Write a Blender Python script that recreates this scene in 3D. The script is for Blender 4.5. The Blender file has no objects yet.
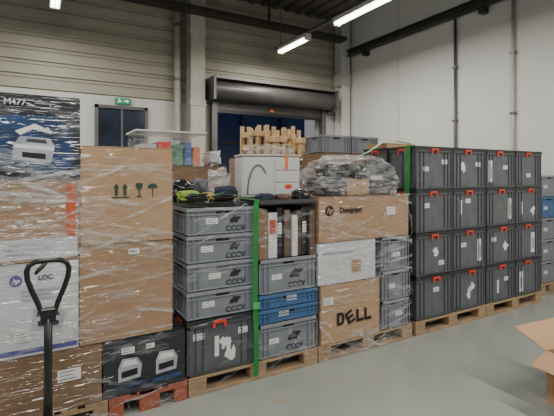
import bpy, bmesh, math, random
from mathutils import Vector, Matrix, noise
R = math.radians
C = bpy.context.scene.collection
random.seed(7)

# ------------------------------------------------------------------ camera (level camera with a little lens shift)
H = 1.70
F = 420.0
fx, fy = 0.5, math.sqrt(3)/2
FWD = Vector((fx, fy, 0))
RGT = Vector((fy, -fx, 0))
UP = RGT.cross(FWD)
cd = bpy.data.cameras.new('camera'); cam = bpy.data.objects.new('camera', cd); C.objects.link(cam)
cd.sensor_width = 36; cd.lens = 36*F/554; cd.clip_start = 0.05
cd.shift_y = -33/554
cam.location = (0, 0, H)
cam.rotation_euler = Matrix((RGT, UP, -FWD)).transposed().to_euler()
bpy.context.scene.camera = cam

# ------------------------------------------------------------------ materials
def mat(name, col, rough=0.6, metal=0.0, var=0.12, vscale=6.0, bump=0.0, bscale=30.0, stretch=(1,1,1),
        coat=0.0, coatbump=0.0, emit=0.0, spec=0.5):
    m = bpy.data.materials.new(name); m.use_nodes = True
    nt = m.node_tree; b = nt.nodes['Principled BSDF']
    b.inputs['Roughness'].default_value = rough; b.inputs['Metallic'].default_value = metal
    b.inputs['Specular IOR Level'].default_value = spec
    tc = nt.nodes.new('ShaderNodeTexCoord')
    mp = nt.nodes.new('ShaderNodeMapping'); mp.inputs['Scale'].default_value = stretch
    nt.links.new(tc.outputs['Object'], mp.inputs['Vector'])
    n = nt.nodes.new('ShaderNodeTexNoise'); n.inputs['Scale'].default_value = vscale; n.inputs['Detail'].default_value = 5
    nt.links.new(mp.outputs[0], n.inputs['Vector'])
    cr = nt.nodes.new('ShaderNodeValToRGB')
    lo = [c*(1-var) for c in col]; hi = [min(1, c*(1+var)) for c in col]
    cr.color_ramp.elements[0].position = .3; cr.color_ramp.elements[1].position = .7
    cr.color_ramp.elements[0].color = (*lo, 1); cr.color_ramp.elements[1].color = (*hi, 1)
    nt.links.new(n.outputs['Fac'], cr.inputs['Fac'])
    nt.links.new(cr.outputs['Color'], b.inputs['Base Color'])
    if bump:
        n2 = nt.nodes.new('ShaderNodeTexNoise'); n2.inputs['Scale'].default_value = bscale; n2.inputs['Detail'].default_value = 4
        nt.links.new(mp.outputs[0], n2.inputs['Vector'])
        bp = nt.nodes.new('ShaderNodeBump'); bp.inputs['Strength'].default_value = bump; bp.inputs['Distance'].default_value = .01
        nt.links.new(n2.outputs['Fac'], bp.inputs['Height']); nt.links.new(bp.outputs[0], b.inputs['Normal'])
    if coat:
        b.inputs['Coat Weight'].default_value = coat; b.inputs['Coat Roughness'].default_value = .07
        b.inputs['Coat IOR'].default_value = 1.55
        if coatbump:
            mp2 = nt.nodes.new('ShaderNodeMapping'); mp2.inputs['Scale'].default_value = (.8, .8, 8); mp2.inputs['Rotation'].default_value = (0, .35, 0)
            nt.links.new(tc.outputs['Object'], mp2.inputs['Vector'])
            n3 = nt.nodes.new('ShaderNodeTexNoise'); n3.inputs['Scale'].default_value = 3.0; n3.inputs['Detail'].default_value = 2
            n3.inputs['Distortion'].default_value = 1.0
            nt.links.new(mp2.outputs[0], n3.inputs['Vector'])
            bp2 = nt.nodes.new('ShaderNodeBump'); bp2.inputs['Strength'].default_value = coatbump; bp2.inputs['Distance'].default_value = .06
            nt.links.new(n3.outputs['Fac'], bp2.inputs['Height']); nt.links.new(bp2.outputs[0], b.inputs['Coat Normal'])
    if emit:
        b.inputs['Emission Color'].default_value = (*col, 1); b.inputs['Emission Strength'].default_value = emit
    return m

def film_mat(name, lo, hi, scale=5, base=.80):
    m = bpy.data.materials.new(name); m.use_nodes = True
    nt = m.node_tree; nt.nodes.clear()
    out = nt.nodes.new('ShaderNodeOutputMaterial')
    tr = nt.nodes.new('ShaderNodeBsdfTransparent'); pr = nt.nodes.new('ShaderNodeBsdfPrincipled')
    pr.inputs['Base Color'].default_value = (base, base*1.02, base*1.04, 1); pr.inputs['Roughness'].default_value = .12
    mix = nt.nodes.new('ShaderNodeMixShader')
    tc = nt.nodes.new('ShaderNodeTexCoord'); mp = nt.nodes.new('ShaderNodeMapping'); mp.inputs['Scale'].default_value = (1, 1, 3.5)
    nt.links.new(tc.outputs['Object'], mp.inputs['Vector'])
    n = nt.nodes.new('ShaderNodeTexNoise'); n.inputs['Scale'].default_value = scale; n.inputs['Detail'].default_value = 6; n.inputs['Distortion'].default_value = 1.5
    nt.links.new(mp.outputs[0], n.inputs['Vector'])
    mr = nt.nodes.new('ShaderNodeMapRange'); mr.inputs['From Min'].default_value = .38; mr.inputs['From Max'].default_value = .68
    mr.inputs['To Min'].default_value = lo; mr.inputs['To Max'].default_value = hi
    nt.links.new(n.outputs['Fac'], mr.inputs['Value'])
    bp = nt.nodes.new('ShaderNodeBump'); bp.inputs['Strength'].default_value = .6; bp.inputs['Distance'].default_value = .03
    nt.links.new(n.outputs['Fac'], bp.inputs['Height']); nt.links.new(bp.outputs[0], pr.inputs['Normal'])
    nt.links.new(mr.outputs[0], mix.inputs['Fac']); nt.links.new(tr.outputs[0], mix.inputs[1]); nt.links.new(pr.outputs[0], mix.inputs[2])
    nt.links.new(mix.outputs[0], out.inputs['Surface'])
    return m

M = {}
M['card'] = mat('cardboard', (.34, .205, .11), .7, coat=1, coatbump=.9, var=.08, vscale=3)
M['card_light'] = mat('cardboard_light', (.40, .25, .135), .7, coat=1, coatbump=.9, var=.07, vscale=3)
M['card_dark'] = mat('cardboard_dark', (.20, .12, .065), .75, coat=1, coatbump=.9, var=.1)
M['card_shade'] = mat('dark_brown_card', (.10, .06, .04), .6, coat=.8, coatbump=.6)
M['card_dry'] = mat('cardboard_plain', (.42, .26, .145), .85, var=.07, vscale=3)
M['white_box'] = mat('white_card', (.54, .55, .57), .5, coat=1, coatbump=.9, var=.05)
M['black_box'] = mat('black_card', (.008, .010, .016), .45, coat=.8, coatbump=.8)
M['blue_print'] = mat('blue_print', (.008, .030, .095), .4, var=.8, vscale=5, coat=.8, coatbump=.8)
M['grey_print'] = mat('grey_print', (.38, .40, .44), .5, var=.3, vscale=9)
M['tape'] = mat('packing_tape', (.44, .32, .19), .25)
M['label'] = mat('label_paper', (.74, .74, .72), .5, var=.04)
M['ink'] = mat('dark_ink', (.010, .010, .012), .6)
M['ink_grey'] = mat('dark_grey_ink', (.05, .05, .055), .6)
M['purple'] = mat('purple_ink', (.08, .08, .28), .6)
M['green_ink'] = mat('green_ink', (.015, .06, .03), .6)
M['red'] = mat('red_plastic', (.78, .05, .02), .4)
M['red_ink'] = mat('red_orange_ink', (.50, .10, .04), .5)
M['crate'] = mat('grey_crate_plastic', (.19, .205, .23), .38, var=.08, vscale=8, bump=.05)
M['crate_rim'] = mat('grey_crate_rim', (.24, .255, .28), .38)
M['crate_dark'] = mat('dark_crate_plastic', (.095, .102, .113), .38, var=.2, vscale=8, bump=.05)
M['crate_frame'] = mat('dark_crate_frame', (.060, .064, .071), .38)
M['crate_lid'] = mat('dark_crate_lid', (.020, .021, .024), .45)
M['blue_crate'] = mat('blue_crate_plastic', (.05, .13, .27), .38)
M['slot'] = mat('recess_shade', (.008, .008, .01), .8)
M['wood'] = mat('pallet_wood', (.34, .235, .135), .75, var=.25, vscale=7, stretch=(1, 5, 5), bump=.2)
M['wood_red'] = mat('red_stained_pallet_wood', (.34, .10, .055), .7, var=.25, vscale=7, stretch=(1, 5, 5), bump=.2)
M['pine'] = mat('fresh_pine', (.58, .40, .21), .65, var=.25, vscale=7, stretch=(5, 5, 1), bump=.1)
M['strap'] = mat('green_strap', (.06, .42, .11), .4, bump=.2, bscale=120)
M['floor'] = mat('painted_concrete_floor', (.30, .32, .29), .2, var=.06, vscale=1.4, bump=.02, bscale=60, spec=.5)
M['wall_white'] = mat('white_wall', (.62, .62, .58), .7, var=.03, vscale=1.2)
M['clad'] = mat('beige_metal_cladding', (.38, .355, .28), .5, var=.05, vscale=2)
M['ceil'] = mat('grey_ceiling_metal', (.12, .11, .095), .6)
M['steel'] = mat('pale_painted_steel', (.48, .46, .39), .45)
M['steel_dark'] = mat('dark_brown_steel', (.035, .03, .027), .5)
M['steel_grey'] = mat('grey_steel', (.13, .13, .125), .4, metal=.3)
M['shutter'] = mat('shutter_slats', (.085, .08, .075), .4, metal=.3)
M['black'] = mat('black_paint', (.012, .012, .013), .35)
M['rubber'] = mat('black_rubber', (.015, .015, .016), .7)
M['bag'] = mat('black_plastic_bag', (.015, .016, .018), .22, bump=.6, bscale=14)
M['night'] = mat('night_blue_glow', (.006, .014, .055), .6, emit=.3, var=.5, vscale=.8)  # faint glow put into the colour of the panel beyond the doorway
M['glass'] = mat('dark_glass', (.02, .028, .045), .12, var=.6, vscale=1.5, spec=.4)
M['tube'] = mat('glowing_tube', (1, 1, .95), .4, var=0, emit=12)
M['exit'] = mat('exit_green', (.02, .24, .10), .4, var=0, emit=.3)
M['exit_w'] = mat('exit_white', (.8, .9, .8), .4, var=0, emit=.5)
M['plastic_w'] = mat('white_plastic', (.58, .59, .58), .35, var=.04, coat=.8, coatbump=.8)
M['lime'] = mat('lime_cloth', (.22, .38, .05), .6)
M['yellow'] = mat('yellow_cloth', (.45, .32, .06), .6)
M['orange'] = mat('orange_plastic', (.75, .18, .03), .5)
M['green'] = mat('green_plastic', (.04, .22, .10), .5)
M['blue'] = mat('blue_plastic', (.03, .12, .38), .5)
M['navy'] = mat('navy_cloth', (.02, .025, .05), .8, bump=.5, bscale=20)
M['grey_cloth'] = mat('grey_cloth', (.12, .12, .13), .8, bump=.5, bscale=20)
M['brown_cloth'] = mat('brown_leather', (.09, .04, .025), .5, bump=.3, bscale=20)
M['film'] = film_mat('clear_stretch_film', .10, .60)
M['film_soft'] = film_mat('clear_film_sheet', .02, .42, 5, .70)
M['film_thin'] = film_mat('thin_clear_film', .0, .18, 6)

# ------------------------------------------------------------------ mesh helpers
class MB:
    def __init__(s): s.bm = bmesh.new()
    def box(s, x0, x1, y0, y1, z0, z1, rot=None, piv=None):
        vs = [s.bm.verts.new((x, y, z)) for x in (x0, x1) for y in (y0, y1) for z in (z0, z1)]
        for f in ((0,1,3,2),(4,6,7,5),(0,4,5,1),(2,3,7,6),(0,2,6,4),(1,5,7,3)): s.bm.faces.new([vs[i] for i in f])
        if rot is not None: bmesh.ops.rotate(s.bm, verts=vs, cent=piv or Vector(((x0+x1)/2, (y0+y1)/2, (z0+z1)/2)), matrix=rot)
        return s
    def poly(s, pts, y=0, d=.001):       # pts in x,z ; facing -Y
        a = [s.bm.verts.new((p[0], y, p[1])) for p in pts]; b = [s.bm.verts.new((p[0], y+d, p[1])) for p in pts]
        s.bm.faces.new(a); s.bm.faces.new(list(reversed(b)))
        n = len(pts)
        for i in range(n): s.bm.faces.new([a[i], b[i], b[(i+1) % n], a[(i+1) % n]])
        return s
    def disc(s, cx, cz, r, y=0, n=20, rz=None):
        return s.poly([(cx+r*math.cos(2*math.pi*i/n), cz+(rz or r)*math.sin(2*math.pi*i/n)) for i in range(n)], y)
    def tube(s, pts, r, closed=False, seg=10, flat=1.0, ref=Vector((0, 1, 0))):
        pts = [Vector(p) for p in pts]; n = len(pts); rings = []
        for i, p in enumerate(pts):
            if closed: t = (pts[(i+1) % n]-pts[i-1]).normalized()
            else: t = (pts[min(i+1, n-1)]-pts[max(i-1, 0)]).normalized()
            a = ref if abs(t.dot(ref)) < .95 else Vector((1, 0, 0))
            u = t.cross(a).normalized(); v = u.cross(t).normalized()
            rr = r[i] if isinstance(r, (list, tuple)) else r
            rings.append([s.bm.verts.new(p+u*rr*math.cos(2*math.pi*k/seg)+v*rr*flat*math.sin(2*math.pi*k/seg)) for k in range(seg)])
        m = n if closed else n-1
        for i in range(m):
            A, B = rings[i], rings[(i+1) % n]
            for k in range(seg): s.bm.faces.new([A[k], A[(k+1) % seg], B[(k+1) % seg], B[k]])
        if not closed:
            s.bm.faces.new(list(reversed(rings[0]))); s.bm.faces.new(rings[-1])
        return s
    def cyl(s, p0, p1, r, seg=16): return s.tube([p0, p1], r, seg=seg)
    def build(s, name, m, parent=None, bevel=0, smooth=False):
        bmesh.ops.recalc_face_normals(s.bm, faces=s.bm.faces)
        if bevel:
            bmesh.ops.bevel(s.bm, geom=list(s.bm.edges), offset=bevel, segments=1, affect='EDGES')
        me = bpy.data.meshes.new(name); s.bm.to_mesh(me); s.bm.free()
        if smooth:
            for p in me.polygons: p.use_smooth = True
        me.materials.append(m)
        return link(name, me, parent)
def link(name, me, parent=None):
    o = bpy.data.objects.new(name, me); C.objects.link(o); o.parent = parent
    return o
def tag(o, label=None, cat=None, group=None, kind=None):
    if label: o['label'] = label
    if cat: o['category'] = cat
    if group: o['group'] = group
    if kind: o['kind'] = kind
    return o
def thing(name, label, cat, loc, rz=0, group=None):
    o = bpy.data.objects.new(name, None); C.objects.link(o); o.location = loc; o.rotation_euler = (0, 0, rz)
    o.empty_display_size = .1
    return tag(o, label, cat, group)
def struct(o): o['kind'] = 'structure'; return o

_tx = {}
def text_mesh(s, size, off=0.0, shear=0.0):
    k = (s, size, off, shear)
    if k in _tx: return _tx[k]
    cu = bpy.data.curves.new('t', 'FONT'); cu.body = s; cu.size = size; cu.extrude = .0006; cu.offset = off; cu.shear = shear
    cu.align_x = 'CENTER'; cu.align_y = 'CENTER'; cu.resolution_u = 3
    o = bpy.data.objects.new('t', cu); C.objects.link(o)
    bpy.context.view_layer.update()
    me = bpy.data.meshes.new_from_object(o.evaluated_get(bpy.context.evaluated_depsgraph_get()))
    bpy.data.objects.remove(o)
    me.materials.clear()
    _tx[k] = me
    return me
def text(s, size, x, y, z, m, parent, off=0.0, roll=0.0, name='lettering', shear=0.0):
    me = text_mesh(s, size, off, shear).copy(); me.materials.append(m)
    o = link(name, me, parent); o.location = (x, y, z)
    o.rotation_euler = (Matrix.Rotation(-roll, 3, 'Y') @ Matrix.Rotation(R(90), 3, 'X')).to_euler()
    return o

# ------------------------------------------------------------------ cartons
def carton(label, x0, x1, y0, y1, z0, z1, m, name='cardboard_box', group=None, rz=0, tape=True, bulge=.006, cat='box', flaps=True, seed=0):
    t = thing(name, label, cat, ((x0+x1)/2, (y0+y1)/2, z0), rz, group)
    w, d, h = (x1-x0)/2, (y1-y0)/2, z1-z0-.007
    bm = bmesh.new(); bmesh.ops.create_cube(bm, size=2)
    bmesh.ops.subdivide_edges(bm, edges=bm.edges[:], cuts=9, use_grid_fill=True)
    for v in bm.verts:
        x, y, z = v.co
        nn = noise.noise(Vector((x*1.3+seed*3.1, y*1.3, z*1.3+seed)))
        px, py, pz = x*w, y*d, (z+1)/2*h
        if abs(y) > .99: py -= math.copysign(bulge*max(0, (1-x*x)*(1-z*z))*(.6+.6*nn), y)
        if abs(x) > .99: px -= math.copysign(bulge*max(0, (1-y*y)*(1-z*z))*(.6+.6*nn), x)
        v.co = (px, py, pz)
    bmesh.ops.bevel(bm, geom=[e for e in bm.edges if len(e.link_faces) == 2 and e.calc_face_angle(0) > 1.2], offset=.004, segments=2, affect='EDGES')
    me = bpy.data.meshes.new('body'); bm.to_mesh(me); bm.free(); me.materials.append(m); link('body', me, t)
    if flaps:
        MB().box(-w+.002, w-.002, -d+.001, -.002, h, h+.005).build('flap', m, t)
        MB().box(-w+.002, w-.002, .002, d-.001, h, h+.005).build('flap', m, t)
    if tape:
        b = MB(); b.box(-w+.004, w-.004, -.028, .028, h+.005, h+.0062)
        b.build('tape', M['tape'], t)
    return t, w, d, h
def sticker(t, x0, x1, z0, z1, y, lines=3, m=None, name='label'):
    b = MB().box(x0, x1, y-.0015, y, z0, z1).build(name, m or M['label'], t)
    for i in range(lines):
        zz = z1-(z1-z0)*(i+.6)/(lines+.4)
        MB().box(x0+(x1-x0)*.1, x0+(x1-x0)*random.uniform(.6, .92), y-.0022, y-.0014, zz-(z1-z0)*.1/lines*1.6, zz).build('printed_line', M['ink_grey'], b)
    return b

# ------------------------------------------------------------------ crates
_cm = {}
def grey_crate_meshes(W, D, Hh, key, mb, mr):
    k = (W, D, Hh, key)
    if k in _cm: return _cm[k]
    w, d = W/2, D/2; i = .014
    b = MB()
    b.box(-w+i+.006, w-i-.006, -d+i+.006, d-i-.006, 0, .012)
    b.box(-w+i, w-i, -d+i, -d+i+.006, .008, Hh-.006); b.box(-w+i, w-i, d-i-.006, d-i, .008, Hh-.006)
    b.box(-w+i, -w+i+.006, -d+i, d-i, .008, Hh-.006); b.box(w-i-.006, w-i, -d+i, d-i, .008, Hh-.006)
    for sx in (-1, 1):
        for q in (.004, .045, .09):
            x = sx*(w-q-.004)
            b.box(min(x, x-sx*.006), max(x, x-sx*.006), -d+.003, -d+i, .012, Hh-.02)
            b.box(min(x, x-sx*.006), max(x, x-sx*.006), d-i, d-.003, .012, Hh-.02)
        for q in (.004, .05, .10, D-.108, D-.058, D-.012):
            y = -d+q
            xx = sx*(w-.003), sx*(w-i)
            b.box(min(xx), max(xx), y, y+.006, .012, Hh-.02)
    os_ = [b.build('body', mb)]
    b = MB()
    for z0, z1, o in ((Hh-.026, Hh, 0), (Hh-.058, Hh-.050, .004), (.010, .020, .004)):
        t = .016
        b.box(-w+o, w-o, -d+o, -d+o+t, z0, z1); b.box(-w+o, w-o, d-o-t, d-o, z0, z1)
        b.box(-w+o, -w+o+t, -d+o, d-o, z0, z1); b.box(w-o-t, w-o, -d+o, d-o, z0, z1)
    os_.append(b.build('rim', mr))
    os_.append(MB().box(-.055, .055, -d+i-.002, -d+i+.001, Hh-.05, Hh-.028).build('hand_grip', M['slot']))  # near-black plates paint the shade inside the grip openings
    os_.append(MB().box(-w+i-.002, -w+i, -.05, .05, Hh-.05, Hh-.028).build('hand_grip', M['slot']))
    _cm[k] = tuple(o.data for o in os_)
    for o in os_: bpy.data.objects.remove(o)
    return _cm[k]
def crate(label, x, y, z, W=.6, D=.4, Hh=.215, key='grey', rz=0, group=None, logo=None, lab=None):
    mb, mr = {'grey': (M['crate'], M['crate_rim']), 'blue': (M['blue_crate'], M['blue_crate'])}[key]
    ms = grey_crate_meshes(W, D, Hh, key, mb, mr)
    t = thing('plastic_crate', label, 'crate', (x, y, z), rz, group)
    for n_, m_ in zip(('body', 'rim', 'hand_grip', 'hand_grip'), ms): link(n_, m_, t)
    yf = -D/2+.0125
    if logo is not None:
        text('CCCV', min(.064, Hh*.29), logo, yf-.004, Hh*.20, M['ink'], t, off=.0009)
        s = Hh*.24/.045; cx, cz = logo+.0, Hh*.53
        b = MB(); b.poly([(cx+p[0]*s, cz+p[1]*s) for p in ((-.045, -.020), (-.024, -.021), (-.004, -.016), (.014, -.024), (.018, -.008), (.046, .014), (.026, .021), (.004, .019), (-.008, .032), (-.020, .014), (-.036, .006))], yf-.004)
        b.build('emblem', M['ink'], t)
    if lab is not None:
        sticker(t, lab-.05, lab+.05, Hh*.40, Hh*.40+.045, yf, 2)
    return t
def lid_crate_meshes(W, D, Hh):
    k = ('lid', W, D, Hh)
    if k in _cm: return _cm[k]
    w, d = W/2, D/2; i = .016
    os_ = [MB().box(-w+i, w-i, -d+i, d-i, 0, Hh-.03).build('body', M['crate_dark'])]
    b = MB()
    for sx in (-1, 1):
        for q, hw in ((.016, .009), (.075, .003), (.135, .003)):
            x = sx*(w-q)
            b.box(x-hw, x+hw, -d+.006, -d+i, .01, Hh-.06); b.box(x-hw, x+hw, d-i, d-.006, .01, Hh-.06)
        for y, hw in ((-d+.016, .009), (0, .003), (d-.016, .009)):
            xx = sx*(w-.005), sx*(w-i); b.box(min(xx), max(xx), y-hw, y+hw, .01, Hh-.06)
    for z0, z1, o in ((Hh-.062, Hh-.036, .004), (.006, .022, .005)):
        b.box(-w+o, w-o, -d+o, -d+o+.02, z0, z1); b.box(-w+o, w-o, d-o-.02, d-o, z0, z1)
        b.box(-w+o, -w+o+.02, -d+o, d-o, z0, z1); b.box(w-o-.02, w-o, -d+o, d-o, z0, z1)
    os_.append(b.build('frame', M['crate_frame']))
    b = MB(); b.box(-w, w, -d, d, Hh-.034, Hh-.001); b.box(-w+.03, w-.03, -d+.03, d-.03, Hh-.004, Hh)
    os_.append(b.build('lid', M['crate_lid']))
    b = MB(); b.box(-.055, .055, -d-.010, -d+.004, Hh-.040, Hh-.022); b.box(-.055, -.038, -d-.010, -d+.004, Hh-.074, Hh-.038); b.box(.038, .055, -d-.010, -d+.004, Hh-.074, Hh-.038)
    os_.append(b.build('handle', M['red']))
    b = MB(); b.box(-w-.003, -w+.004, -.06, .06, Hh-.042, Hh-.026); b.box(-w-.003, -w+.004, -.06, -.044, Hh-.08, Hh-.04); b.box(-w-.003, -w+.004, .044, .06, Hh-.08, Hh-.04)
    os_.append(b.build('end_clip', M['red']))
    _cm[k] = tuple(o.data for o in os_)
    for o in os_: bpy.data.objects.remove(o)
    return _cm[k]
def lid_crate(label, x, y, z, Hh=.465, group=None, stick=None, rz=0):
    me = lid_crate_meshes(.598, .396, Hh)
    t = thing('lidded_crate', label, 'crate', (x, y, z), rz, group)
    hx = random.uniform(-.04, .04)
    for n, m_ in zip(('body', 'frame', 'lid', 'handle', 'end_clip'), me):
        o = link(n, m_, t)
        if n == 'handle': o.location.x = hx
    yf = -.198+.0155
    for s in (stick or []):
        k, sx, sz = s
        if k == 'small': sticker(t, sx-.045, sx+.045, sz-.025, sz+.025, yf, 2)
        if k == 'tall':
            sticker(t, sx-.040, sx+.040, sz-.13, sz+.13, yf-.001, 0)
            for q in (-.018, .0, .018): MB().box(sx+q-.004, sx+q+.004, yf-.0035, yf-.0024, sz-.10+abs(q), sz+.09-2*abs(q)).build('printed_line', M['ink_grey'], t)
        if k == 'mark':
            rr = random.Random(int(x*37+sx*100+sz*1000)); n = 13
            pts = [(sx+.055*rr.uniform(.3, 1.2)*math.cos(2*math.pi*i/n), sz+.07*rr.uniform(.3, 1.2)*math.sin(2*math.pi*i/n)) for i in range(n)]
            MB().poly(pts, yf-.002).build('torn_sticker', M['label'], t)
        if k == 'strip': sticker(t, sx-.018, sx+.018, sz-.08, sz+.08, yf, 0)
    return t

# ------------------------------------------------------------------ pallets
def pallet(label, cx, cy, L=1.2, W=.8, m=None, rz=0):
    m = m or M['wood']
    t = thing('wooden_pallet', label, 'pallet', (cx, cy, 0), rz, 'wooden pallets under the loads')
    l, w = L/2, W/2
    xs = [(-l, -l+.145), (-.0725, .0725), (l-.145, l)]; ys = [(-w, -w+.1), (-.0725, .0725), (w-.1, w)]
    for y0, y1 in ys: MB().box(-l, l, y0, y1, 0, .022).build('bottom_board', m, t, .002)
    for x0, x1 in xs:
        for y0, y1 in ys: MB().box(x0+.001, x1-.001, y0+.001, y1-.001, .022, .100).build('block', m, t, .002)
        MB().box(x0, x1, -w, w, .100, .122).build('cross_board', m, t, .002)
    for y0, y1 in ((-w, -w+.145), (-w+.19, -w+.29), (-.0725, .0725), (w-.29, w-.19), (w-.145, w)):
        MB().box(-l, l, y0, y1, .122, .144).build('top_board', m, t, .002)
    return t

Y0 = 3.10
ZP = .146
# ================================================================== ROOM
YB, XR = 8.5, 6.87
XL, YF, ZC = -7.0, -5.0, 5.6
struct(MB().box(XL, XR+.3, YF, YB+2.2, -.1, 0).build('floor', M['floor']))
b = MB(); b.box(XL, XR+.3, YF, YB+.3, ZC, ZC+.1)
for i in range(45): b.box(XL+i*.31, XL+i*.31+.12, YF, YB, ZC-.05, ZC)
struct(b.build('ceiling', M['ceil']))
DX0, DX1, DZ = 3.30, 6.15, 3.3
b = MB()
b.box(XL, DX0, YB, YB+.25, 0, 3.2); b.box(DX1, XR+.3, YB, YB+.25, 0, 3.2)
struct(b.build('wall_back', M['wall_white']))
b = MB()                       # ribbed metal cladding, real profile
for (xa, xb, za, zb) in ((XL, DX0, 3.2, ZC), (DX1, XR, 3.2, ZC), (DX0, DX1, DZ, ZC)):
    b.box(xa, xb, YB+.01, YB+.25, za, zb)
    z = 3.2
    while z < ZC-.05:
        if z >= za:
            b.box(xa, xb, YB-.025, YB+.01, z+.02, z+.18); b.box(xa, xb, YB-.008, YB+.01, z+.20, z+.215)
        z += .245
struct(b.build('wall_back_cladding', M['clad']))
struct(MB().box(XR, XR+.3, YF, YB+.25, 0, ZC).build('wall_right', M['wall_white']))
b = MB()
for y in (2.6, 6.6): b.box(XR-.006, XR, y, y+.015, 0, ZC)
struct(b.build('trim_1', M['steel']))
struct(MB().box(DX0-.6, DX1+.6, YB+1.6, YB+1.7, 0, 4.2).build('night_backdrop', M['night']))  # added backing panel, stands in for the night beyond the doorway
b = MB()
for x in (3.5, 4.7, 5.9): b.box(x, x+.05, YB+1.5, YB+1.6, 0, 4)
b.box(DX0-.6, DX1+.6, YB+1.5, YB+1.58, 2.5, 2.55)
struct(b.build('trim_2', M['steel_dark']))
# back window with exit sign
d = MB().box(1.0, 1.90, YB-.02, YB, 1.55, 2.98).build('window_1', M['steel_dark']); struct(d)
b = MB(); b.box(.97, 1.03, YB-.07, YB, 1.5, 3.02); b.box(1.87, 1.93, YB-.07, YB, 1.5, 3.02); b.box(.97, 1.93, YB-.07, YB, 2.96, 3.02); b.box(.97, 1.93, YB-.07, YB, 1.5, 1.56); b.box(1.43, 1.47, YB-.06, YB, 1.56, 2.96)
b.build('window_frame', M['steel_grey'], d)
MB().box(1.03, 1.43, YB-.035, YB-.022, 1.56, 2.96).build('pane', M['glass'], d)
MB().box(1.47, 1.87, YB-.035, YB-.022, 1.56, 2.96).build('pane', M['glass'], d)
t = thing('exit_sign', 'small green emergency exit sign above the dark back window', 'sign', (1.47, YB-.02, 3.06))
MB().box(-.14, .14, -.05, .018, 0, .11).build('housing', M['exit'], t)
MB().poly([(.015, .043), (.065, .043), (.065, .022), (.11, .055), (.065, .088), (.065, .067), (.015, .067)], -.053).build('arrow', M['exit_w'], t)
MB().poly([(-.10, .085), (-.065, .092), (-.05, .062), (-.02, .045), (-.03, .032), (-.06, .045), (-.09, .015), (-.105, .022), (-.075, .055)], -.053).build('running_figure', M['exit_w'], t)
# roller shutter
t = thing('roller_shutter', 'dark roller shutter rolled up over the dark loading doorway', 'shutter', ((DX0+DX1)/2, YB-.02, 0))
w = (DX1-DX0)/2
MB().tube([(-w-.12, -.30, 3.47), (w+.1, -.30, 3.47)], .2, seg=28, ref=Vector((0, 0, 1))).build('drum', M['shutter'], t)
MB().box(-w-.17, -w-.12, -.52, 0, 3.24, 3.72).build('end_bracket', M['steel_grey'], t)
MB().box(w+.1, w+.15, -.52, 0, 3.24, 3.72).build('end_bracket', M['steel_grey'], t)
b = MB()
for i in range(3): b.box(-w, w, -.10, -.07, 3.1+i*.075, 3.1+i*.075+.068)
b.build('curtain', M['shutter'], t)
MB().box(-w-.12, w+.1, -.51, -.05, 3.675, 3.695).build('cover_plate', M['steel_grey'], t)
MB().box(-w, w, -.12, -.05, 3.03, 3.095).build('bottom_bar', M['black'], t)
for sx in (-1, 1): MB().box(sx*w-.06, sx*w+.06, -.14, -.0, 0, 3.26).build('guide_rail', M['steel_grey'], t)
MB().cyl((-.1, -.14, 3.15), (.0, -.14, 3.15), .03).build('warning_lamp', M['orange'], t)
# columns
t = thing('steel_column', 'pale painted steel column against the ribbed back wall left of the shutter', 'column', (2.86, YB-.06, 0))
b = MB(); b.box(-.15, .15, -.30, -.28, 0, ZC-.06); b.box(-.15, .15, -.02, .0, 0, ZC-.06); b.box(-.01, .01, -.29, -.01, 0, ZC-.06); b.build('shaft', M['steel'], t)
for z in (3.1, 4.55): MB().box(-.17, .17, -.315, -.30, z, z+.12).build('bracket_plate', M['steel'], t)
t = thing('drain_pipe', 'pale vertical drain pipe beside the steel column on the back wall', 'pipe', (2.5, YB-.14, 0))
MB().cyl((0, 0, 0), (0, 0, ZC-.06), .065).build('pipe', M['steel'], t, smooth=True)
for z in (2.4, 3.6, 4.7): MB().cyl((0, 0, z), (0, 0, z+.06), .075).build('pipe_clamp', M['steel_grey'], t)
t = thing('steel_column', 'white steel column in the far corner of the hall', 'column', (XR-.2, YB-.22, 0))
b = MB(); b.box(-.13, .13, -.13, -.11, 0, ZC-.06); b.box(-.13, .13, .11, .13, 0, ZC-.06); b.box(-.01, .01, -.12, .12, 0, ZC-.06); b.build('shaft', M['wall_white'], t)
MB().box(-.15, .15, -.15, .15, 3.9, 4.2).build('bracket_plate', M['steel'], t)
for y, n, m_ in ((5.15, 'dark vertical conduit pipe on the white right wall above the middle of the crate wall', 'steel_grey'), (4.05, 'pale vertical conduit pipe on the white wall nearest the right edge', 'steel')):
    t = thing('conduit_pipe', n, 'pipe', (XR-.04, y, 0))
    MB().cyl((0, 0, 0), (0, 0, 4.62), .025).build('pipe', M[m_], t, smooth=True)
    for z in (2.7, 3.7): MB().box(-.035, .038, -.04, .04, z, z+.04).build('pipe_clamp', M['steel_grey'], t)
# overhead beams / cable trays
t = thing('cable_tray', 'dark cable tray running along the top of the ribbed back wall', 'cable tray', (0, YB-.5, 4.92))
MB().box(XL, XR-.4, -.14, .14, 0, .012).build('base', M['steel_dark'], t)
for s in (-1, 1): MB().box(XL, XR-.4, s*.14-.006, s*.14+.006, 0, .08).build('side_rail', M['steel_dark'], t)
for x in (-2, 0.4, 2.2, 4.4): MB().box(x, x+.04, -.02, .02, .0, ZC-.05-4.92).build('hanger', M['steel_dark'], t)
t = thing('steel_beam', 'dark steel beam running along the top of the white right wall', 'beam', (XR-.16, 0, 4.62))
b = MB(); b.box(-.07, .07, YF, YB-.4, 0, .02); b.box(-.07, .07, YF, YB-.4, .13, .15); b.box(-.01, .01, YF, YB-.4, .0, .15); b.build('profile', M['steel_dark'], t)
for y in (1.5, 4.5, 7.5): MB().box(0, .15, y, y+.1, -.10, 0).build('bracket', M['steel_dark'], t)
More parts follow.
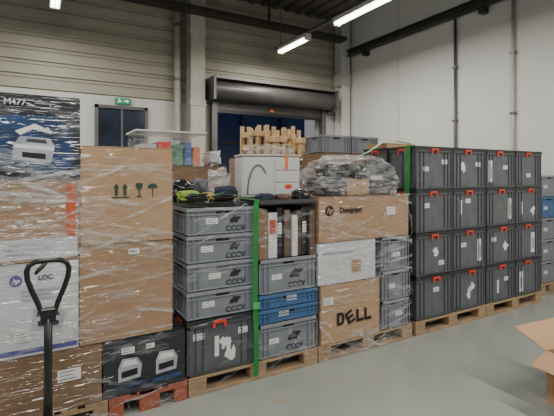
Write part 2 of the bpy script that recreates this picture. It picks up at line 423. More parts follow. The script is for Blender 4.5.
# luminaires
def lamp_row(x, spans, lbls, y0, y1):
    t = thing('light_rail', 'grey suspended rail carrying the fluorescent lamps, %s' % ('over the shutter side' if x > 2 else 'over the left cartons'), 'rail', (x, 0, 4.45))
    MB().box(-.03, .03, y0, y1, 0, .05).build('rail', M['steel_grey'], t)
    for y in (y0+.2, (y0+y1)/2, y1-.2): MB().box(-.006, .006, y, y+.012, .05, ZC-.05-4.45).build('hanger', M['steel_grey'], t)
    for (a, c), l in zip(spans, lbls):
        q = thing('fluorescent_lamp', l, 'ceiling lamp', (x, (a+c)/2, 4.30), 0, 'fluorescent ceiling lamps')
        hl = (c-a)/2
        MB().box(-.07, .07, -hl, hl, .08, .149).build('housing', M['wall_white'], q)
        for s in (-.035, .035): MB().cyl((s, -hl+.04, .05), (s, hl-.04, .05), .02, 12).build('tube', M['tube'], q, smooth=True)
        for s in (-1, 1): MB().box(-.07, .07, s*(hl-.02)-.02, s*(hl-.02)+.02, .02, .08).build('end_cap', M['wall_white'], q)
lamp_row(4.6, [(6.75, 7.85), (4.3, 5.9)], ['long fluorescent lamp hanging in front of the shutter, far one of its rail', 'long fluorescent lamp cut by the top edge of the photo, near one of its rail'], 2.0, 8.0)
lamp_row(.28, [(6.2, 7.5)], ['fluorescent lamp peeking in at the top left above the black box'], 2.0, 7.8)

# ================================================================== PALLET A (left)
pallet('plain wooden pallet under the left printer boxes behind the pallet jack', .04, Y0+.60, 1.2, .8, rz=R(90))
pallet('small red stained pallet under the black toner box', .725, Y0+.40, .8, .56, M['wood_red'], rz=R(90))
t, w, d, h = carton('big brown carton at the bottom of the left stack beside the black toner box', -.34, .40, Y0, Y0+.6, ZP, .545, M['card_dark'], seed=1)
sticker(t, .10, .24, .19, .27, -d-.001, 3)
t, w, d, h = carton('white printer box with round purple badge in the middle of the left stack', -.36, .255, Y0, Y0+.5, .547, 1.14, M['white_box'], seed=2, tape=False)
y = -d-.002
text('LOC', .042, .115, y, h*.84, M['ink_grey'], t, off=.001)
MB().disc(-.05, h*.83, .035, y).build('printed_badge', M['purple'], t)
text('hp', .04, -.05, y-.0015, h*.83, M['label'], t, off=.001, shear=.3)
for i, (a, c, zz) in enumerate(((-.02, .2, .70), (-.02, .15, .655), (-.02, .18, .61))): MB().box(a, c, y, y+.001, h*zz, h*zz+.010).build('printed_line', M['grey_print'], t)
MB().poly([(.04, h*.28), (.21, h*.26), (.23, h*.42), (.18, h*.50), (.05, h*.51)], y).build('printer_picture', M['grey_print'], t)
MB().poly([(.06, h*.42), (.20, h*.40), (.18, h*.47), (.07, h*.48)], y-.0013).build('printer_glass', M['ink_grey'], t)
MB().poly([(.07, h*.31), (.19, h*.29), (.19, h*.35), (.07, h*.37)], y-.0013).build('printer_slot', M['ink'], t)
sticker(t, -.06, .03, .10, .16, y, 3)
MB().box(-.28, .30, y, y+.001, .02, .05).build('printed_band', M['purple'], t)
t, w, d, h = carton('brown printer box with white lower band and orange stripe, third up on the left', -.36, .255, Y0, Y0+.5, 1.142, 1.665, M['card'], seed=3, tape=False)
y = -d-.002
MB().box(-.30, .30, y, y+.001, .02, .15).build('printed_panel', M['white_box'], t)
for i, (a, c, zz) in enumerate(((-.1, .1, .11), (-.1, .14, .08), (-.1, .05, .05))): MB().box(a, c, y-.0014, y-.0002, zz, zz+.012).build('printed_line', M['grey_print'], t)
MB().box(.235, .29, y, y+.001, .16, h-.02).build('orange_stripe', M['red_ink'], t)
t, w, d, h = carton('glossy black printer box with printer picture on top of the left stack', -.38, .265, Y0, Y0+.5, 1.667, 2.215, M['black_box'], seed=4, tape=False)
y = -d-.002
MB().poly([(-.15, .06), (.20, .03), (.28, .10), (.28, .36), (.16, .42), (-.15, .40)], y).build('printed_panel', M['blue_print'], t)
MB().poly([(-.06, .13), (.15, .11), (.175, .22), (.14, .27), (-.02, .28), (-.06, .22)], y-.002).build('printer_picture', M['grey_print'], t)
MB().poly([(-.02, .285), (.05, .325), (.15, .30), (.16, .315), (.06, .36), (-.05, .31)], y-.002).build('printer_lid_picture', M['label'], t)
MB().poly([(-.05, .205), (.165, .19), (.165, .215), (-.05, .23)], y-.0035).build('printed_highlight', M['label'], t)
MB().poly([(-.01, .145), (.12, .135), (.12, .17), (-.01, .18)], y-.0035).build('printed_slot', M['ink'], t)
MB().poly([(.01, .245), (.13, .235), (.12, .26), (.02, .265)], y-.0035).build('printed_glass', M['ink_grey'], t)
text('M477', .052, -.050, y, h-.05, M['label'], t, off=.0008)
for i in range(3): MB().box(.06, .06+.11-.02*i, y, y+.001, h-.052-i*.024, h-.047-i*.024).build('printed_line', M['grey_print'], t)

t, w, d, h = carton('black toner box with white printer pictures beside the left brown carton', .41, .985, Y0, Y0+.5, ZP, .545, M['black_box'], seed=5, tape=False)
y = -d-.002
for cx in (-.11, .15):
    MB().poly([(cx-.08, .10), (cx+.07, .11), (cx+.082, .20), (cx+.05, .255), (cx-.055, .26), (cx-.08, .2)], y-.002).build('printer_picture', M['grey_print'], t)
    MB().poly([(cx-.06, .205), (cx+.06, .205), (cx+.035, .24), (cx-.04, .245)], y-.0035).build('printer_lid_picture', M['label'], t)
    MB().poly([(cx-.06, .125), (cx+.05, .135), (cx+.05, .18), (cx-.06, .17)], y-.0035).build('printed_slot', M['ink'], t)
    MB().poly([(cx-.115, .04), (cx+.115, .05), (cx+.10, .085), (cx-.10, .075)], y-.002).build('printed_base', M['blue_print'], t)
sticker(t, -.17, -.08, .29, .335, y, 2); sticker(t, .0, .06, .30, .335, y, 1)
t, w, d, h = carton('large plain brown carton on the black toner box, below its twin', .262, .89, Y0, Y0+.55, .548, 1.22, M['card'], seed=6)
sticker(t, -.0, .075, h-.075, h-.035, -d-.002, 1)
t, w, d, h = carton('large brown carton with green handling symbols, uppermost of the two beside the black box', .270, .89, Y0, Y0+.55, 1.222, 1.90, M['card_light'], seed=7)
y = -d-.002; z = .335
for cx in (-.085, -.028):
    MB().poly([(cx-.010, z), (cx+.010, z), (cx+.010, z+.052), (cx+.019, z+.052), (cx, z+.085), (cx-.019, z+.052), (cx-.010, z+.052)], y).build('printed_arrow', M['green_ink'], t)
MB().box(-.115, .002, y, y+.001, z-.018, z-.010).build('printed_bar', M['green_ink'], t)
MB().poly([(.045, z+.085), (.095, z+.085), (.090, z+.050), (.074, z+.034), (.074, z), (.092, z-.014), (.048, z-.014), (.066, z), (.066, z+.034), (.050, z+.050)], y).build('printed_glass', M['green_ink'], t)
cx = .165; MB().poly([(cx+.036*math.cos(a*math.pi/8), z+.05+.032*math.sin(a*math.pi/8)) for a in range(9)]+[(cx-.003, z+.05), (cx-.003, z-.014), (cx+.003, z-.014), (cx+.003, z+.05)], y).build('printed_umbrella', M['green_ink'], t)
text('22.4.0', .03, -.02, -d-.002, .03, M['ink'], t)

# ================================================================== PALLET B
pallet('wooden pallet under the grey and blue crates with the green strap', 1.615, Y0+.40)
XB = 1.30
lid_crate('dark grey crate with red handle under the four flat grey crates', XB, Y0+.2, ZP, .43,
          stick=[('strip', -.05, .2), ('mark', .02, .22), ('mark', .07, .12), ('strip', .05, .17), ('small', .18, .29), ('small', -.2, .30)])
words = ['lowest', 'second from below', 'third from below', 'topmost']
for i in range(4):
    crate('flat grey crate with emblem, %s in the stack left of the green strap' % words[i], XB+random.uniform(-.004, .004), Y0+.2, .579+i*.2165, Hh=.2155,
          group='flat grey crates left of the green strap', logo=.11, lab=[-.12, -.07, -.13, -.09][i])
XB2 = 1.915
crate('grey crate on the pallet boards right of the green strap, lowest of its column', XB2, Y0+.2, ZP, Hh=.29, group='grey crates right of the strap', logo=.06, lab=-.15)
for i in range(2):
    crate('shallow blue crate, %s of the two between the grey crates' % ('lower' if i == 0 else 'upper'), XB2, Y0+.2, .438+i*.124, Hh=.123, key='blue', group='shallow blue crates', lab=(.03 if i else -.05))
crate('grey crate with emblem on top of the blue crates right of the green strap', XB2, Y0+.2, .687, Hh=.295, group='grey crates right of the strap', logo=.08, lab=-.12)
ups = [('brown upright carton beside the green strap on the grey crate', .0, .09, .43, M['card_dark']),
       ('white upright box with reddish label standing beside the brown upright carton', .10, .19, .40, M['white_box']),
       ('black upright box standing right of the box with the reddish label', .20, .26, .44, M['black_box']),
       ('dark brown upright box in the middle of the wrapped row', .265, .33, .42, M['card_shade']),
       ('pale grey upright box between the dark upright boxes', .34, .40, .37, M['plastic_w']),
       ('dark red upright box near the right end of the wrapped row', .405, .45, .41, M['brown_cloth']),
       ('black upright box near the right end of the wrapped row', .455, .52, .43, M['black_box']),
       ('dark brown upright carton at the right end of the wrapped row', .525, .59, .40, M['card_shade'])]
for i, (l, a, c, hh, mm) in enumerate(ups):
    yo = [.02, .03, .06, .04, .03, .05, .06, .03][i]
    t, w, d, h = carton(l, XB2-.295+a, XB2-.295+c, Y0+yo, Y0+.36, .984, .984+hh, mm, name='upright_box', flaps=False, tape=False, seed=20+i, bulge=.003, group='upright boxes wrapped on the grey crate')
    if i == 1: sticker(t, -.03, .03, h*.55, h*.85, -d-.001, 3, m=M['red_ink']); sticker(t, -.035, .035, .05, .16, -d-.001, 4)
    if i == 4: sticker(t, -.02, .02, .15, .28, -d-.001, 5)
    if i in (2, 6): sticker(t, -.02, .02, .20, .30, -d-.001, 3)
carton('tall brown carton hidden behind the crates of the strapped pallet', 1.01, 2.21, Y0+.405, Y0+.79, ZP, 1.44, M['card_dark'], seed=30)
t = thing('crate_lid', 'flat black lid lying on the topmost grey crate by the green strap', 'lid', (XB-.01, Y0+.19, 1.447))
MB().box(-.28, .28, -.18, .21, 0, .022).build('plate', M['black'], t, .004); MB().box(-.26, .26, -.15, .17, .0225, .03).build('raised_panel', M['crate_lid'], t)
t = thing('document_tray', 'flat dark tray on the row of upright boxes', 'tray', (XB2, Y0+.2, 1.447))
MB().box(-.29, .29, -.2, .2, 0, .012).build('base', M['crate_lid'], t); b = MB(); b.box(-.29, .29, -.2, -.19, .012, .04); b.box(-.29, .29, .19, .2, .012, .04); b.box(-.29, -.28, -.19, .19, .012, .04); b.box(.28, .29, -.19, .19, .012, .04); b.build('rim', M['crate_frame'], t)
def coil(label, x, y, z, r, n, m, seed, rt=.009):
    t = thing('cable_coil', label, 'cable', (x, y, z)); pts = []
    for i in range(n*18):
        a = i*2*math.pi/18; k = r*(1+.16*math.sin(a*.37+seed)); pts.append((k*math.cos(a)*1.0, k*math.sin(a)*.8, rt+i/(n*18)*n*rt*1.1+.006*(1+math.sin(a*1.7))))
    MB().tube(pts, rt, seg=6, ref=Vector((0, 0, 1))).build('cable', m, t, smooth=True)
    MB().box(r*.85, r*1.1, -.02, .02, 0, n*rt*1.5).build('cable_tie', M['label'], t)
coil('coil of black cable on the flat black lid, left part', 1.12, Y0+.12, 1.479, .085, 5, M['rubber'], 1)
coil('coil of black cable on the flat black lid beside the white cabinet', 1.36, Y0+.12, 1.479, .085, 4, M['rubber'], 2)
def lump(name, label, cat, x, y, z, sx, sy, sz, m, amp=.25, freq=2.2, seed=0, sub=4, pw=.6, group=None, slope=0):
    bm = bmesh.new(); bmesh.ops.create_icosphere(bm, subdivisions=sub, radius=1)
    for v in bm.verts:
        p = v.co.copy()
        q = Vector([math.copysign(abs(c)**pw, c) for c in p])
        n = noise.fractal(p*freq+Vector((seed*7.3, seed, 0)), 1, 2, 4)
        q *= 1+amp*n
        zz = -1.0 if q.z < -.8 else q.z
        v.co = (q.x*sx, q.y*sy, (zz+1)*sz*(1-slope*q.x*q.x))
    me = bpy.data.meshes.new(name); bm.to_mesh(me); bm.free(); me.materials.append(m)
    for p in me.polygons: p.use_smooth = True
    o = link(name, me); o.location = (x, y, z)
    return tag(o, label, cat, group)
lump('cloth_bundle', 'lime green cloth bundle behind the left cable coil', 'cloth', 1.10, Y0+.28, 1.48, .09, .05, .045, M['lime'], seed=3, amp=.15)
lump('cloth_bundle', 'yellow cloth bundle behind the two cable coils', 'cloth', 1.27, Y0+.29, 1.48, .06, .05, .035, M['yellow'], seed=13, amp=.15)
lump('cloth_bundle', 'navy cloth bundle between the yellow cloth and the white cabinet', 'cloth', 1.44, Y0+.30, 1.48, .10, .06, .06, M['navy'], seed=14, amp=.25)
lump('plastic_bag', 'black plastic bag slumped behind the lime green cloth', 'bag', 1.12, Y0+.56, 1.445, .11, .12, .10, M['bag'], seed=4, amp=.25)
lump('cloth_bundle', 'grey cloth heap behind the yellow cloth', 'cloth', 1.32, Y0+.60, 1.445, .055, .12, .11, M['grey_cloth'], seed=24, amp=.2)
lump('plastic_bag', 'clear crumpled plastic bag behind the navy cloth next to the white cabinet', 'bag', 1.50, Y0+.60, 1.445, .085, .10, .15, M['film'], seed=5, amp=.3)
# items on the tray in front of the cabinet
lump('cloth_bundle', 'navy cloth bundle on the dark tray in front of the white cabinet, left', 'cloth', 1.72, Y0+.09, 1.46, .08, .05, .04, M['navy'], seed=31, amp=.25)
lump('pouch', 'brown pouch on the dark tray in front of the white cabinet, middle', 'pouch', 1.90, Y0+.09, 1.46, .07, .05, .035, M['brown_cloth'], seed=32, amp=.2)
lump('plastic_bag', 'small black bag on the dark tray in front of the white cabinet, right', 'bag', 2.09, Y0+.09, 1.46, .08, .055, .055, M['bag'], seed=33, amp=.25)
# white cabinet
t = thing('drawer_cabinet', 'white plastic cabinet with arched handle standing on the strapped pallet', 'cabinet', (1.94, Y0+.46, 1.492), R(-13))
MB().box(-.28, .28, -.17, .17, 0, .38).build('body', M['plastic_w'], t, .012)
MB().box(-.26, .02, -.178, -.17, .03, .36).build('door', M['plastic_w'], t, .003)
for i in range(3): MB().box(.04, .26, -.178, -.17, .03+i*.112, .03+i*.112+.10).build('drawer', M['plastic_w'], t, .003)
MB().tube([(-.13+.10*math.cos(a*math.pi/12), -.183, .04+.26*math.sin(a*math.pi/12)) for a in range(3, 13)], .006, seg=6).build('arched_handle', M['steel_grey'], t)
MB().disc(.16, .10, .035, -.1805, rz=.022).build('red_spot', M['red'], t)
MB().box(.13, .155, -.1815, -.1785, .26, .40).build('orange_tape', M['orange'], t)
MB().box(-.285, .285, -.175, .175, .381, .40).build('top', M['steel'], t, .004)
lump('stretch_film', 'clear crumpled film heaped on top of the white cabinet', 'film', 1.97, Y0+.46, 1.893, .23, .13, .05, M['film_soft'], seed=21, amp=.3)

# ================================================================== PALLET C
pallet('wooden pallet under the large brown computer box with black lettering', 2.825, Y0+.40)
t, w, d, h = carton('large brown computer carton with bold black brand lettering, at the base of its pallet', 2.25, 2.965, Y0, Y0+.6, ZP, .685, M['card_light'], seed=8)
def glyph(ch, x, z, hh, ww, rot=0):
    s = .32*ww
    P = {'D': [(0, 0), (ww*.6, 0), (ww*.9, hh*.15), (ww, hh*.5), (ww*.9, hh*.85), (ww*.6, hh), (0, hh)],
         'L': [(0, 0), (ww, 0), (ww, s), (s, s), (s, hh), (0, hh)],
         'E': [(0, 0), (ww, 0), (ww, s*.8), (s, s*.8), (s, hh*.5-s*.4), (ww*.95, hh*.5-s*.4), (ww*.95, hh*.5+s*.4), (s, hh*.5+s*.4), (s, hh-s*.8), (ww, hh-s*.8), (ww, hh), (0, hh)]}[ch]
    cx, cz = ww/2, hh/2
    def T(p):
        a, c = p[0]-cx, p[1]-cz
        return (x+cx+a*math.cos(rot)-c*math.sin(rot), z+cz+a*math.sin(rot)+c*math.cos(rot))
    yy = -d-.002
    if ch == 'D':
        q = [(ww*.32, hh*.22), (ww*.52, hh*.22), (ww*.66, hh*.32), (ww*.69, hh*.5), (ww*.66, hh*.68), (ww*.52, hh*.78), (ww*.32, hh*.78)]
        bb = MB(); n = len(P); A = [T(p) for p in P]; B = [T(p) for p in q]
        for i in range(n):
            j = (i+1) % n
            bb.poly([A[i], A[j], B[j], B[i]], yy)
        bmesh.ops.remove_doubles(bb.bm, verts=bb.bm.verts, dist=.0001)
        return bb.build('lettering', M['ink'], t)
    return MB().poly([T(p) for p in P], yy).build('lettering', M['ink'], t)
for ch, x, rl in (('D', -.175, 0), ('E', -.062, R(25)), ('L', .058, 0), ('L', .158, 0)): glyph(ch, x, .15, .12, .09, rl)
sticker(t, -.33, -.22, .36, .43, -d-.002, 3)
t, w, d, h = carton('white film-wrapped box between the brand carton below and the wide brown carton above', 2.222, 2.92, Y0+.01, Y0+.55, .688, 1.078, M['white_box'], seed=9, tape=False)
y = -d-.002
MB().box(-.3, .1, y, y+.001, .28, .30).build('printed_line', M['grey_print'], t)
sticker(t, .05, .16, .08, .2, y, 4, m=M['card_light'])
crate('grey crate at the base right of the large computer carton', 3.195, Y0+.3, ZP, W=.4, D=.6, Hh=.285, group='end-on grey crates beside the brand carton', lab=.05)
crate('grey crate in the middle of the narrow stack beside the white wrapped box', 3.195, Y0+.3, .433, W=.4, D=.6, Hh=.295, group='end-on grey crates beside the brand carton', lab=-.06)
crate('grey crate topmost in the narrow stack under the wide brown carton', 3.185, Y0+.3, .73, W=.4, D=.6, Hh=.345, group='end-on grey crates beside the brand carton', lab=.02)
t, w, d, h = carton('wide brown carton with round printed emblem lying across the white box and grey crates', 2.225, 3.37, Y0, Y0+.62, 1.08, 1.50, M['card'], seed=10)
y = -d-.002
MB().disc(-.45, h*.7, .050, y, n=28).build('round_emblem', M['ink'], t)
text('hp', .070, -.45, y-.002, h*.71, M['card_light'], t, off=.0012, shear=.3)
text('Designjet', .072, -.20, y-.001, h*.70, M['ink'], t, off=.0016)
sticker(t, .26, .38, .22, .30, y, 3)
carton('small brown carton under the clear film on top of the wide carton', 2.66, 2.96, Y0+.14, Y0+.46, 1.502, 1.66, M['card_light'], seed=11)
carton('charcoal equipment case under the clear film, nearest the white cabinet', 2.40, 2.65, Y0+.12, Y0+.44, 1.502, 1.68, M['black_box'], name='equipment_case', flaps=False, tape=False, cat='case', seed=61)
carton('black equipment case under the clear film, beside the crate wall', 2.97, 3.23, Y0+.12, Y0+.44, 1.502, 1.65, M['black_box'], name='equipment_case', flaps=False, tape=False, cat='case', seed=62)
carton('flat white box lying on the black equipment case under the film', 2.98, 3.14, Y0+.14, Y0+.42, 1.652, 1.70, M['white_box'], name='flat_box', flaps=False, tape=False, seed=63)
lump('plastic_bag', 'dark bag resting on the small brown carton under the film', 'bag', 2.84, Y0+.29, 1.662, .13, .13, .075, M['bag'], seed=9, amp=.3, group='dark bags under the film')
lump('plastic_bag', 'dark bag resting on the charcoal equipment case under the film', 'bag', 2.55, Y0+.28, 1.682, .11, .12, .06, M['bag'], seed=19, amp=.3, group='dark bags under the film')
lump('stretch_film', 'clear film mound wrapped over the cases on the wide carton', 'film', 2.80, Y0+.28, 1.502, .52, .275, .20, M['film_soft'], amp=.16, freq=2.6, seed=12, sub=6, pw=.55, slope=.28)

# ================================================================== CRATE WALL (D, E)
XW = .04
pallet('wooden pallet under the left half of the dark crate wall', 4.04+XW, Y0+.40)
pallet('wooden pallet under the right half of the dark crate wall', 5.25+XW, Y0+.40)
rown = ['bottom', 'third', 'second', 'top']; coln = ['leftmost', 'second', 'third', 'rightmost']
st = {(3, 0): [('small', .17, .30), ('small', -.13, .22)], (3, 1): [('mark', -.12, .24), ('small', .16, .28)], (3, 2): [('tall', -.20, .2), ('small', .1, .25)], (3, 3): [('small', 0, .15)],
      (2, 0): [('small', -.12, .29)], (2, 1): [('strip', -.15, .25), ('small', -.02, .32)], (2, 2): [('tall', .19, .2)], (2, 3): [('strip', -.15, .2), ('mark', .1, .16)],
      (1, 0): [('mark', .03, .24), ('small', .12, .12)], (1, 1): [('tall', .19, .2), ('small', -.1, .28)], (1, 2): [('mark', .1, .2), ('small', -.14, .30)], (1, 3): [('tall', .1, .2)],
      (0, 0): [('small', .03, .3)], (0, 1): [('mark', .0, .18), ('mark', .05, .25)], (0, 2): [('strip', -.05, .18), ('small', .12, .26)], (0, 3): [('tall', -.16, .18)]}
for c_ in range(4):
    for r_ in range(4):
        lid_crate('dark lidded crate with red handle, %s layer, %s column of the long crate wall' % (rown[r_], coln[c_]),
                  3.745+XW+c_*.602+(0.01 if c_ > 1 else 0)+random.uniform(-.001, .001), Y0+.2+random.uniform(0, .006), ZP+r_*.4665, group='dark lidded crates of the four-high wall', stick=st[(r_, c_)])
for r_ in range(4):
    lid_crate('dark lidded crate standing behind the leftmost column of the crate wall, %s layer' % rown[r_], 3.745+XW, Y0+.622, ZP+r_*.4665, group='dark lidded crates behind the wall')
zt = ZP+4*.4665
carton('flat brown carton on top of the crate wall behind the green strap', 3.51, 3.99, Y0+.46, Y0+.80, zt, zt+.06, M['card_dry'], seed=12, tape=False)
# ================================================================== straps
def strap(label, pts, wd, axis):
    t = thing('lashing_strap', label, 'strap', pts[0]); o = Vector(pts[0])
    bm = bmesh.new(); prev = None
    for p in pts:
        p = Vector(p)-o
        off = Vector((wd/2, 0, 0)) if axis == 'x' else Vector((0, wd/2, 0))
        a, b_ = bm.verts.new(p-off), bm.verts.new(p+off)
        if prev: bm.faces.new([prev[0], prev[1], b_, a])
        prev = (a, b_)
    bmesh.ops.solidify(bm, geom=bm.faces[:], thickness=.002)
    me = bpy.data.meshes.new('webbing'); bm.to_mesh(me); bm.free(); me.materials.append(M['strap']); link('webbing', me, t)
    return t
sp = [(1.576+.005*math.sin(z*5.1), Y0-.020-.004*math.sin(z*7), z) for z in [.05+.1*i for i in range(15)]]
t = strap('green lashing strap running down between the grey and blue crate stacks', sp+[(1.590, Y0-.020, 1.495), (1.592, Y0+.2, 1.498), (1.595, Y0+.415, 1.50)], .048, 'x')
MB().box(-.028, .028, -.012, .006, .55, .60).build('buckle', M['strap'], t)
strap('loose green strap draped over the cable coils on the black lid', [(1.0, Y0+.03, 1.555), (1.1, Y0+.01, 1.565), (1.22, Y0+.03, 1.54), (1.32, Y0+.01, 1.565), (1.44, Y0+.04, 1.54), (1.53, Y0+.05, 1.50)], .03, 'y')
strap('green lashing strap over the left end of the tall crate wall', [(3.44, Y0+.10, .15), (3.44, Y0+.10, 1.2), (3.47, Y0+.10, zt+.004), (3.75, Y0+.12, zt+.006), (4.05, Y0+.15, zt+.006)], .07, 'y')
strap('green lashing strap slanting from the film mound onto the top of the crate wall', [(3.05, Y0+.42, 1.90), (3.25, Y0+.45, 1.97), (3.48, Y0+.5, zt+.065), (3.7, Y0+.5, zt+.09), (3.95, Y0+.5, zt+.065)], .06, 'y')

# ================================================================== stretch film, its highlights shaped as pale ribbons
def film(label, Y, rects, n, seed, wmax=.012, slope=.5, wide=0, wf=.05, avoid=()):
    rnd = random.Random(seed); bm = bmesh.new()
    areas = [(r[1]-r[0])*(r[3]-r[2]) for r in rects]
    for i in range(n+wide):
        x0, x1, z0, z1 = rnd.choices(rects, areas)[0]
        L = rnd.uniform(.2, .8)*(x1-x0) if rnd.random() < .75 else rnd.uniform(.1, .3)
        a = rnd.choice((.05, .12, -.25, .45))+rnd.gauss(0, slope*.15) if rnd.random() < .9 else rnd.uniform(-1.5, 1.5)
        cx, cz = rnd.uniform(x0, x1), rnd.uniform(z0, z1)
        w = rnd.uniform(.0010, wmax*.22) if rnd.random() < .8 else rnd.uniform(wmax*.25, wmax*1.3)
        K = 12; ph = rnd.uniform(0, 6); am = rnd.uniform(.001, .006); mi = 0
        if i >= n: w = rnd.uniform(.02, wf); L = rnd.uniform(.3, .8)*min(1, (x1-x0)); mi = 1
        pts = []
        for k in range(K+1):
            s = (k/K-.5)*L
            u = cx+s*math.cos(a)-am*math.sin(k*.9+ph)*math.sin(a); v = cz+s*math.sin(a)+am*math.sin(k*.9+ph)
            pts.append((min(max(u, x0), x1), min(max(v, z0), z1)))
        if any(q[0] < p[0] < q[1] and q[2] < p[1] < q[3] for q in avoid for p in pts): continue
        prev = None
        for k, (u, v) in enumerate(pts):
            ww = w*(math.sin(math.pi*k/K)**.5*.9+.1)*(1+.3*math.sin(k*1.7+ph))
            yy = Y-.002-.007*abs(math.sin(k*1.3+ph*2))
            row = [bm.verts.new((u+.3*ww*q, yy-.003*(1-q*q)-(.004 if q > 0 else 0), v+ww*q)) for q in (-1, 0, 1)]
            if prev:
                for q in (0, 1):
                    f = bm.faces.new([prev[q], row[q], row[q+1], prev[q+1]]); f.material_index = mi
            prev = row
    me = bpy.data.meshes.new('stretch_film'); bm.to_mesh(me); bm.free(); me.materials.append(M['film']); me.materials.append(M['film_thin'])
    for p in me.polygons: p.use_smooth = True
    return tag(link('stretch_film', me), label, 'film')
film('stretch film with modelled pale highlight streaks over the left stack of printer boxes and brown cartons', Y0-.006, [(-.36, .89, .56, 1.88), (-.36, .26, 1.88, 2.19)], 250, 1, wide=70,
     avoid=[(.45, .80, 1.53, 1.66), (.0, .2, 1.01, 1.08), (-.17, -.03, 2.12, 2.19), (-.08, .13, 1.80, 1.98)])
film('stretch film with modelled highlight streaks around the lower black toner box and pallet edge', Y0-.006, [(.30, .99, .02, .54)], 50, 2, wide=12, avoid=[(.52, .93, .26, .40)])
film('thin stretch film with modelled highlight streaks around the grey and blue crates', Y0-.005, [(1.0, 2.20, .02, 1.46)], 60, 3, .009, .3, wide=16)
film('stretch film with modelled highlight streaks around the wide carton and the brand carton', Y0-.006, [(2.23, 3.40, .02, 1.50)], 170, 4, .013, wide=48,
     avoid=[(2.40, 2.90, .29, .43), (2.28, 2.78, 1.33, 1.43)])
film('torn stretch film with modelled highlight streaks over the left end of the crate wall', Y0-.018, [(3.49, 4.6, .02, 1.9)], 18, 5, .005, .3)

# ================================================================== pallet jack
t = thing('pallet_jack', 'black hand pallet jack with loop handle in front of the left boxes', 'pallet jack', (.058, 2.36, 0))
def lp(u, v): return (u*.93, -.02, v-.008)
loop = [(-.030, 1.03), (-.045, 1.08), (-.075, 1.15), (-.094, 1.205), (-.098, 1.245), (-.088, 1.272), (-.06, 1.287), (-.02, 1.29), (.02, 1.29), (.06, 1.287), (.088, 1.272), (.098, 1.245), (.094, 1.205), (.075, 1.15), (.045, 1.08), (.030, 1.03)]
MB().tube([lp(*p) for p in loop], .0125, closed=True, seg=10).build('handle_loop', M['black'], t, smooth=True)
MB().tube([(-.01, -.02, 1.277), (-.02, -.035, 1.262), (-.045, -.045, 1.24), (-.055, -.045, 1.225)], [.01, .010, .010, .007], seg=8).build('control_lever', M['black'], t, smooth=True)
MB().box(-.034, .034, -.038, 0, .985, 1.05).build('handle_neck', M['black'], t, .006)
MB().tube([(0, -.02, 1.0), (0, -.01, .75), (0, .06, .42)], [.019, .019, .022], seg=12).build('tiller', M['black'], t, smooth=True)
MB().cyl((0, .08, .12), (0, .08, .40), .045).build('pump', M['black'], t)
MB().cyl((0, .08, .40), (0, .08, .46), .02).build('piston', M['steel_grey'], t)
MB().box(-.26, .26, .13, .20, .05, .30).build('fork_bridge', M['steel_dark'], t, .01)
for s in (-1, 1):
    MB().box(s*.19-.075, s*.19+.075, .20, 1.30, .045, .088).build('fork', M['steel_dark'], t, .004)
    MB().cyl((s*.02, .08, .09), (s*.085, .08, .09), .088, 20).build('steering_wheel', M['rubber'], t)

# ================================================================== open carton, bottom right
t = thing('open_carton', 'open empty brown carton with spread flaps on the floor at the right edge', 'box', (3.58, 1.49, 0), R(-6))
w, d, h = .28, .2, .38
b = MB(); th = .005
b.box(-w, w, -d, d, 0, th); b.box(-w, w, -d, -d+th, th, h); b.box(-w, w, d-th, d, th, h); b.box(-w, -w+th, -d+th, d-th, th, h); b.box(w-th, w, -d+th, d-th, th, h)
b.build('body', M['card_dry'], t)
for (x0, x1, y0, y1, ax, an, piv) in ((-w-.19, -w, -d, d, 'Y', -24, (-w, 0, h)), (w, w+.2, -d, d, 'Y', 30, (w, 0, h)), (-w, w, d, d+.28, 'X', 20, (0, d, h)), (-w, w, -d-.28, -d, 'X', 50, (0, -d, h))):
    MB().box(x0, x1, y0, y1, h, h+th, Matrix.Rotation(R(an), 3, ax), Vector(piv)).build('flap', M['card_dry'], t)

# ================================================================== far-right load
pallet('wooden pallet at the far right beyond the crate wall', 6.50, 3.52, .66, .5)
for i in range(5):
    crate('grey crate beyond the right end of the crate wall, %s of its five-high stack' % ['lowest', 'second', 'middle', 'fourth', 'topmost'][i] if i != 3 else 'blue crate beyond the right end of the crate wall, second from the top', 6.49, 3.50, ZP+i*.31, W=.60, Hh=.308, group='crates beyond the crate wall', lab=-.1, key='blue' if i == 3 else 'grey')

# ================================================================== second row behind
pallet('wooden pallet under the clear bag load behind the brown cartons', 1.35, 4.95)
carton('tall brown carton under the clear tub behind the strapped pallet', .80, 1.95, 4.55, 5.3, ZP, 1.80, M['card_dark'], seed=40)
t = thing('storage_tub', 'clear plastic tub of colourful goods behind the upper brown carton', 'tub', (1.32, 4.85, 1.802))
b = MB(); b.box(-.38, .38, -.25, -.245, 0, .36); b.box(-.38, .38, .245, .25, 0, .36); b.box(-.38, -.375, -.245, .245, 0, .36); b.box(.375, .38, -.245, .245, 0, .36); b.box(-.38, .38, -.25, .25, 0, .004)
b.build('body', M['film_thin'], t)
MB().box(-.40, .40, -.27, .27, .36, .385).build('lid', M['plastic_w'], t, .006)
goods = [('white packet in the clear tub, left end', -.33, -.16, .24, 'plastic_w'), ('red packet in the clear tub', -.14, .0, .27, 'red'), ('green packet in the clear tub', .02, .14, .24, 'green'), ('blue packet in the clear tub', .16, .24, .27, 'blue'), ('orange packet in the clear tub, right end', .26, .34, .22, 'orange')]
for i, (l, a, c, hh, mm) in enumerate(goods):
    carton(l, 1.32+a, 1.32+c, 4.66, 4.98, 1.808, 1.808+hh, M[mm], name='packet', flaps=False, tape=False, seed=50+i, cat='packet', group='packets in the clear tub')
lump('plastic_bag', 'white plastic bag between the clear tub and the white cabinet', 'bag', 1.84, 4.75, 1.802, .08, .14, .09, M['plastic_w'], seed=15, amp=.3)

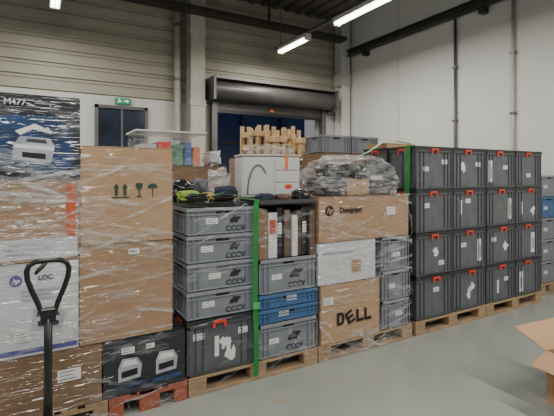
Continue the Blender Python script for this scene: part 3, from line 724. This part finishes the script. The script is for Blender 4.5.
pallet('wooden pallet under the pine frames at the back', 3.08, 5.45)
carton('tall brown carton under the pine frames', 2.52, 3.66, 5.1, 5.8, ZP, 1.95, M['card_dark'], seed=41)
rnd = random.Random(5)
for i in range(5):
    x = 2.66+i*.218
    t = thing('pine_frame', 'upright pine frame, %s from the left in the row near the shutter' % ['first', 'second', 'third', 'fourth', 'fifth'][i], 'wooden frame', (x, 5.37+rnd.uniform(-.08, .08), 1.953), R(rnd.uniform(-8, 8)), 'upright pine frames near the shutter')
    hh = .46+rnd.uniform(-.11, .05)
    for s in (-1, 1):
        q = rnd.uniform(0, .08)
        MB().box(s*.055-.03, s*.055+.03, -.14, -.11, 0, hh-q).build('post', M['pine'], t, .003); MB().box(s*.055-.03, s*.055+.03, .10, .13, 0, hh-.03).build('post', M['pine'], t, .003)
    z = rnd.uniform(.20, .3); MB().box(-.085, .085, -.165, -.141, z, z+.08).build('slat', M['pine'], t, .003)
    for z in (.10, hh-.2): MB().box(-.07, .07, -.109, .099, z, z+.075).build('block', M['pine'], t, .003)
pallet('wooden pallet under the pale grey crates behind the crate wall', 3.75, 4.55, 1.2, .6)
carton('tall brown carton under the pale grey crates', 3.2, 4.3, 4.3, 4.85, ZP, 1.985, M['card_dark'], seed=42)
for i in range(2):
    crate('pale grey crate on the tall carton behind the film mound, %s' % ('left one' if i == 0 else 'right one'), 3.42+i*.48, 4.55, 1.988, W=.47, Hh=.23, group='pale grey crates behind the mound')
o = MB().box(-.03, .03, -.015, .015, 0, .003).build('paper_scrap', M['card_light']); o.location = (1.62, 2.72, 0); tag(o, 'tiny scrap of paper on the floor before the strapped pallet', 'paper')

# ================================================================== light
W = bpy.data.worlds.new('world'); bpy.context.scene.world = W; W.use_nodes = True
W.node_tree.nodes['Background'].inputs[0].default_value = (.9, .94, 1, 1); W.node_tree.nodes['Background'].inputs[1].default_value = .25
def area(x, y, z, sx, sy, e, col=(1, .96, .89)):
    l = bpy.data.lights.new('ceiling_light', 'AREA'); l.shape = 'RECTANGLE'; l.size = sx; l.size_y = sy; l.energy = e; l.color = col
    o = bpy.data.objects.new('ceiling_light', l); C.objects.link(o); o.location = (x, y, z); return o
area(.2, 0, 4.3, .3, 6, 185)
area(4.65, -.5, 4.3, .3, 5, 250)
area(-3.5, 2, 4.3, .3, 8, 150)
area(4.6, 5.8, 4.25, .25, 3.6, 160)
area(.28, 5.8, 4.25, .25, 3.2, 105)
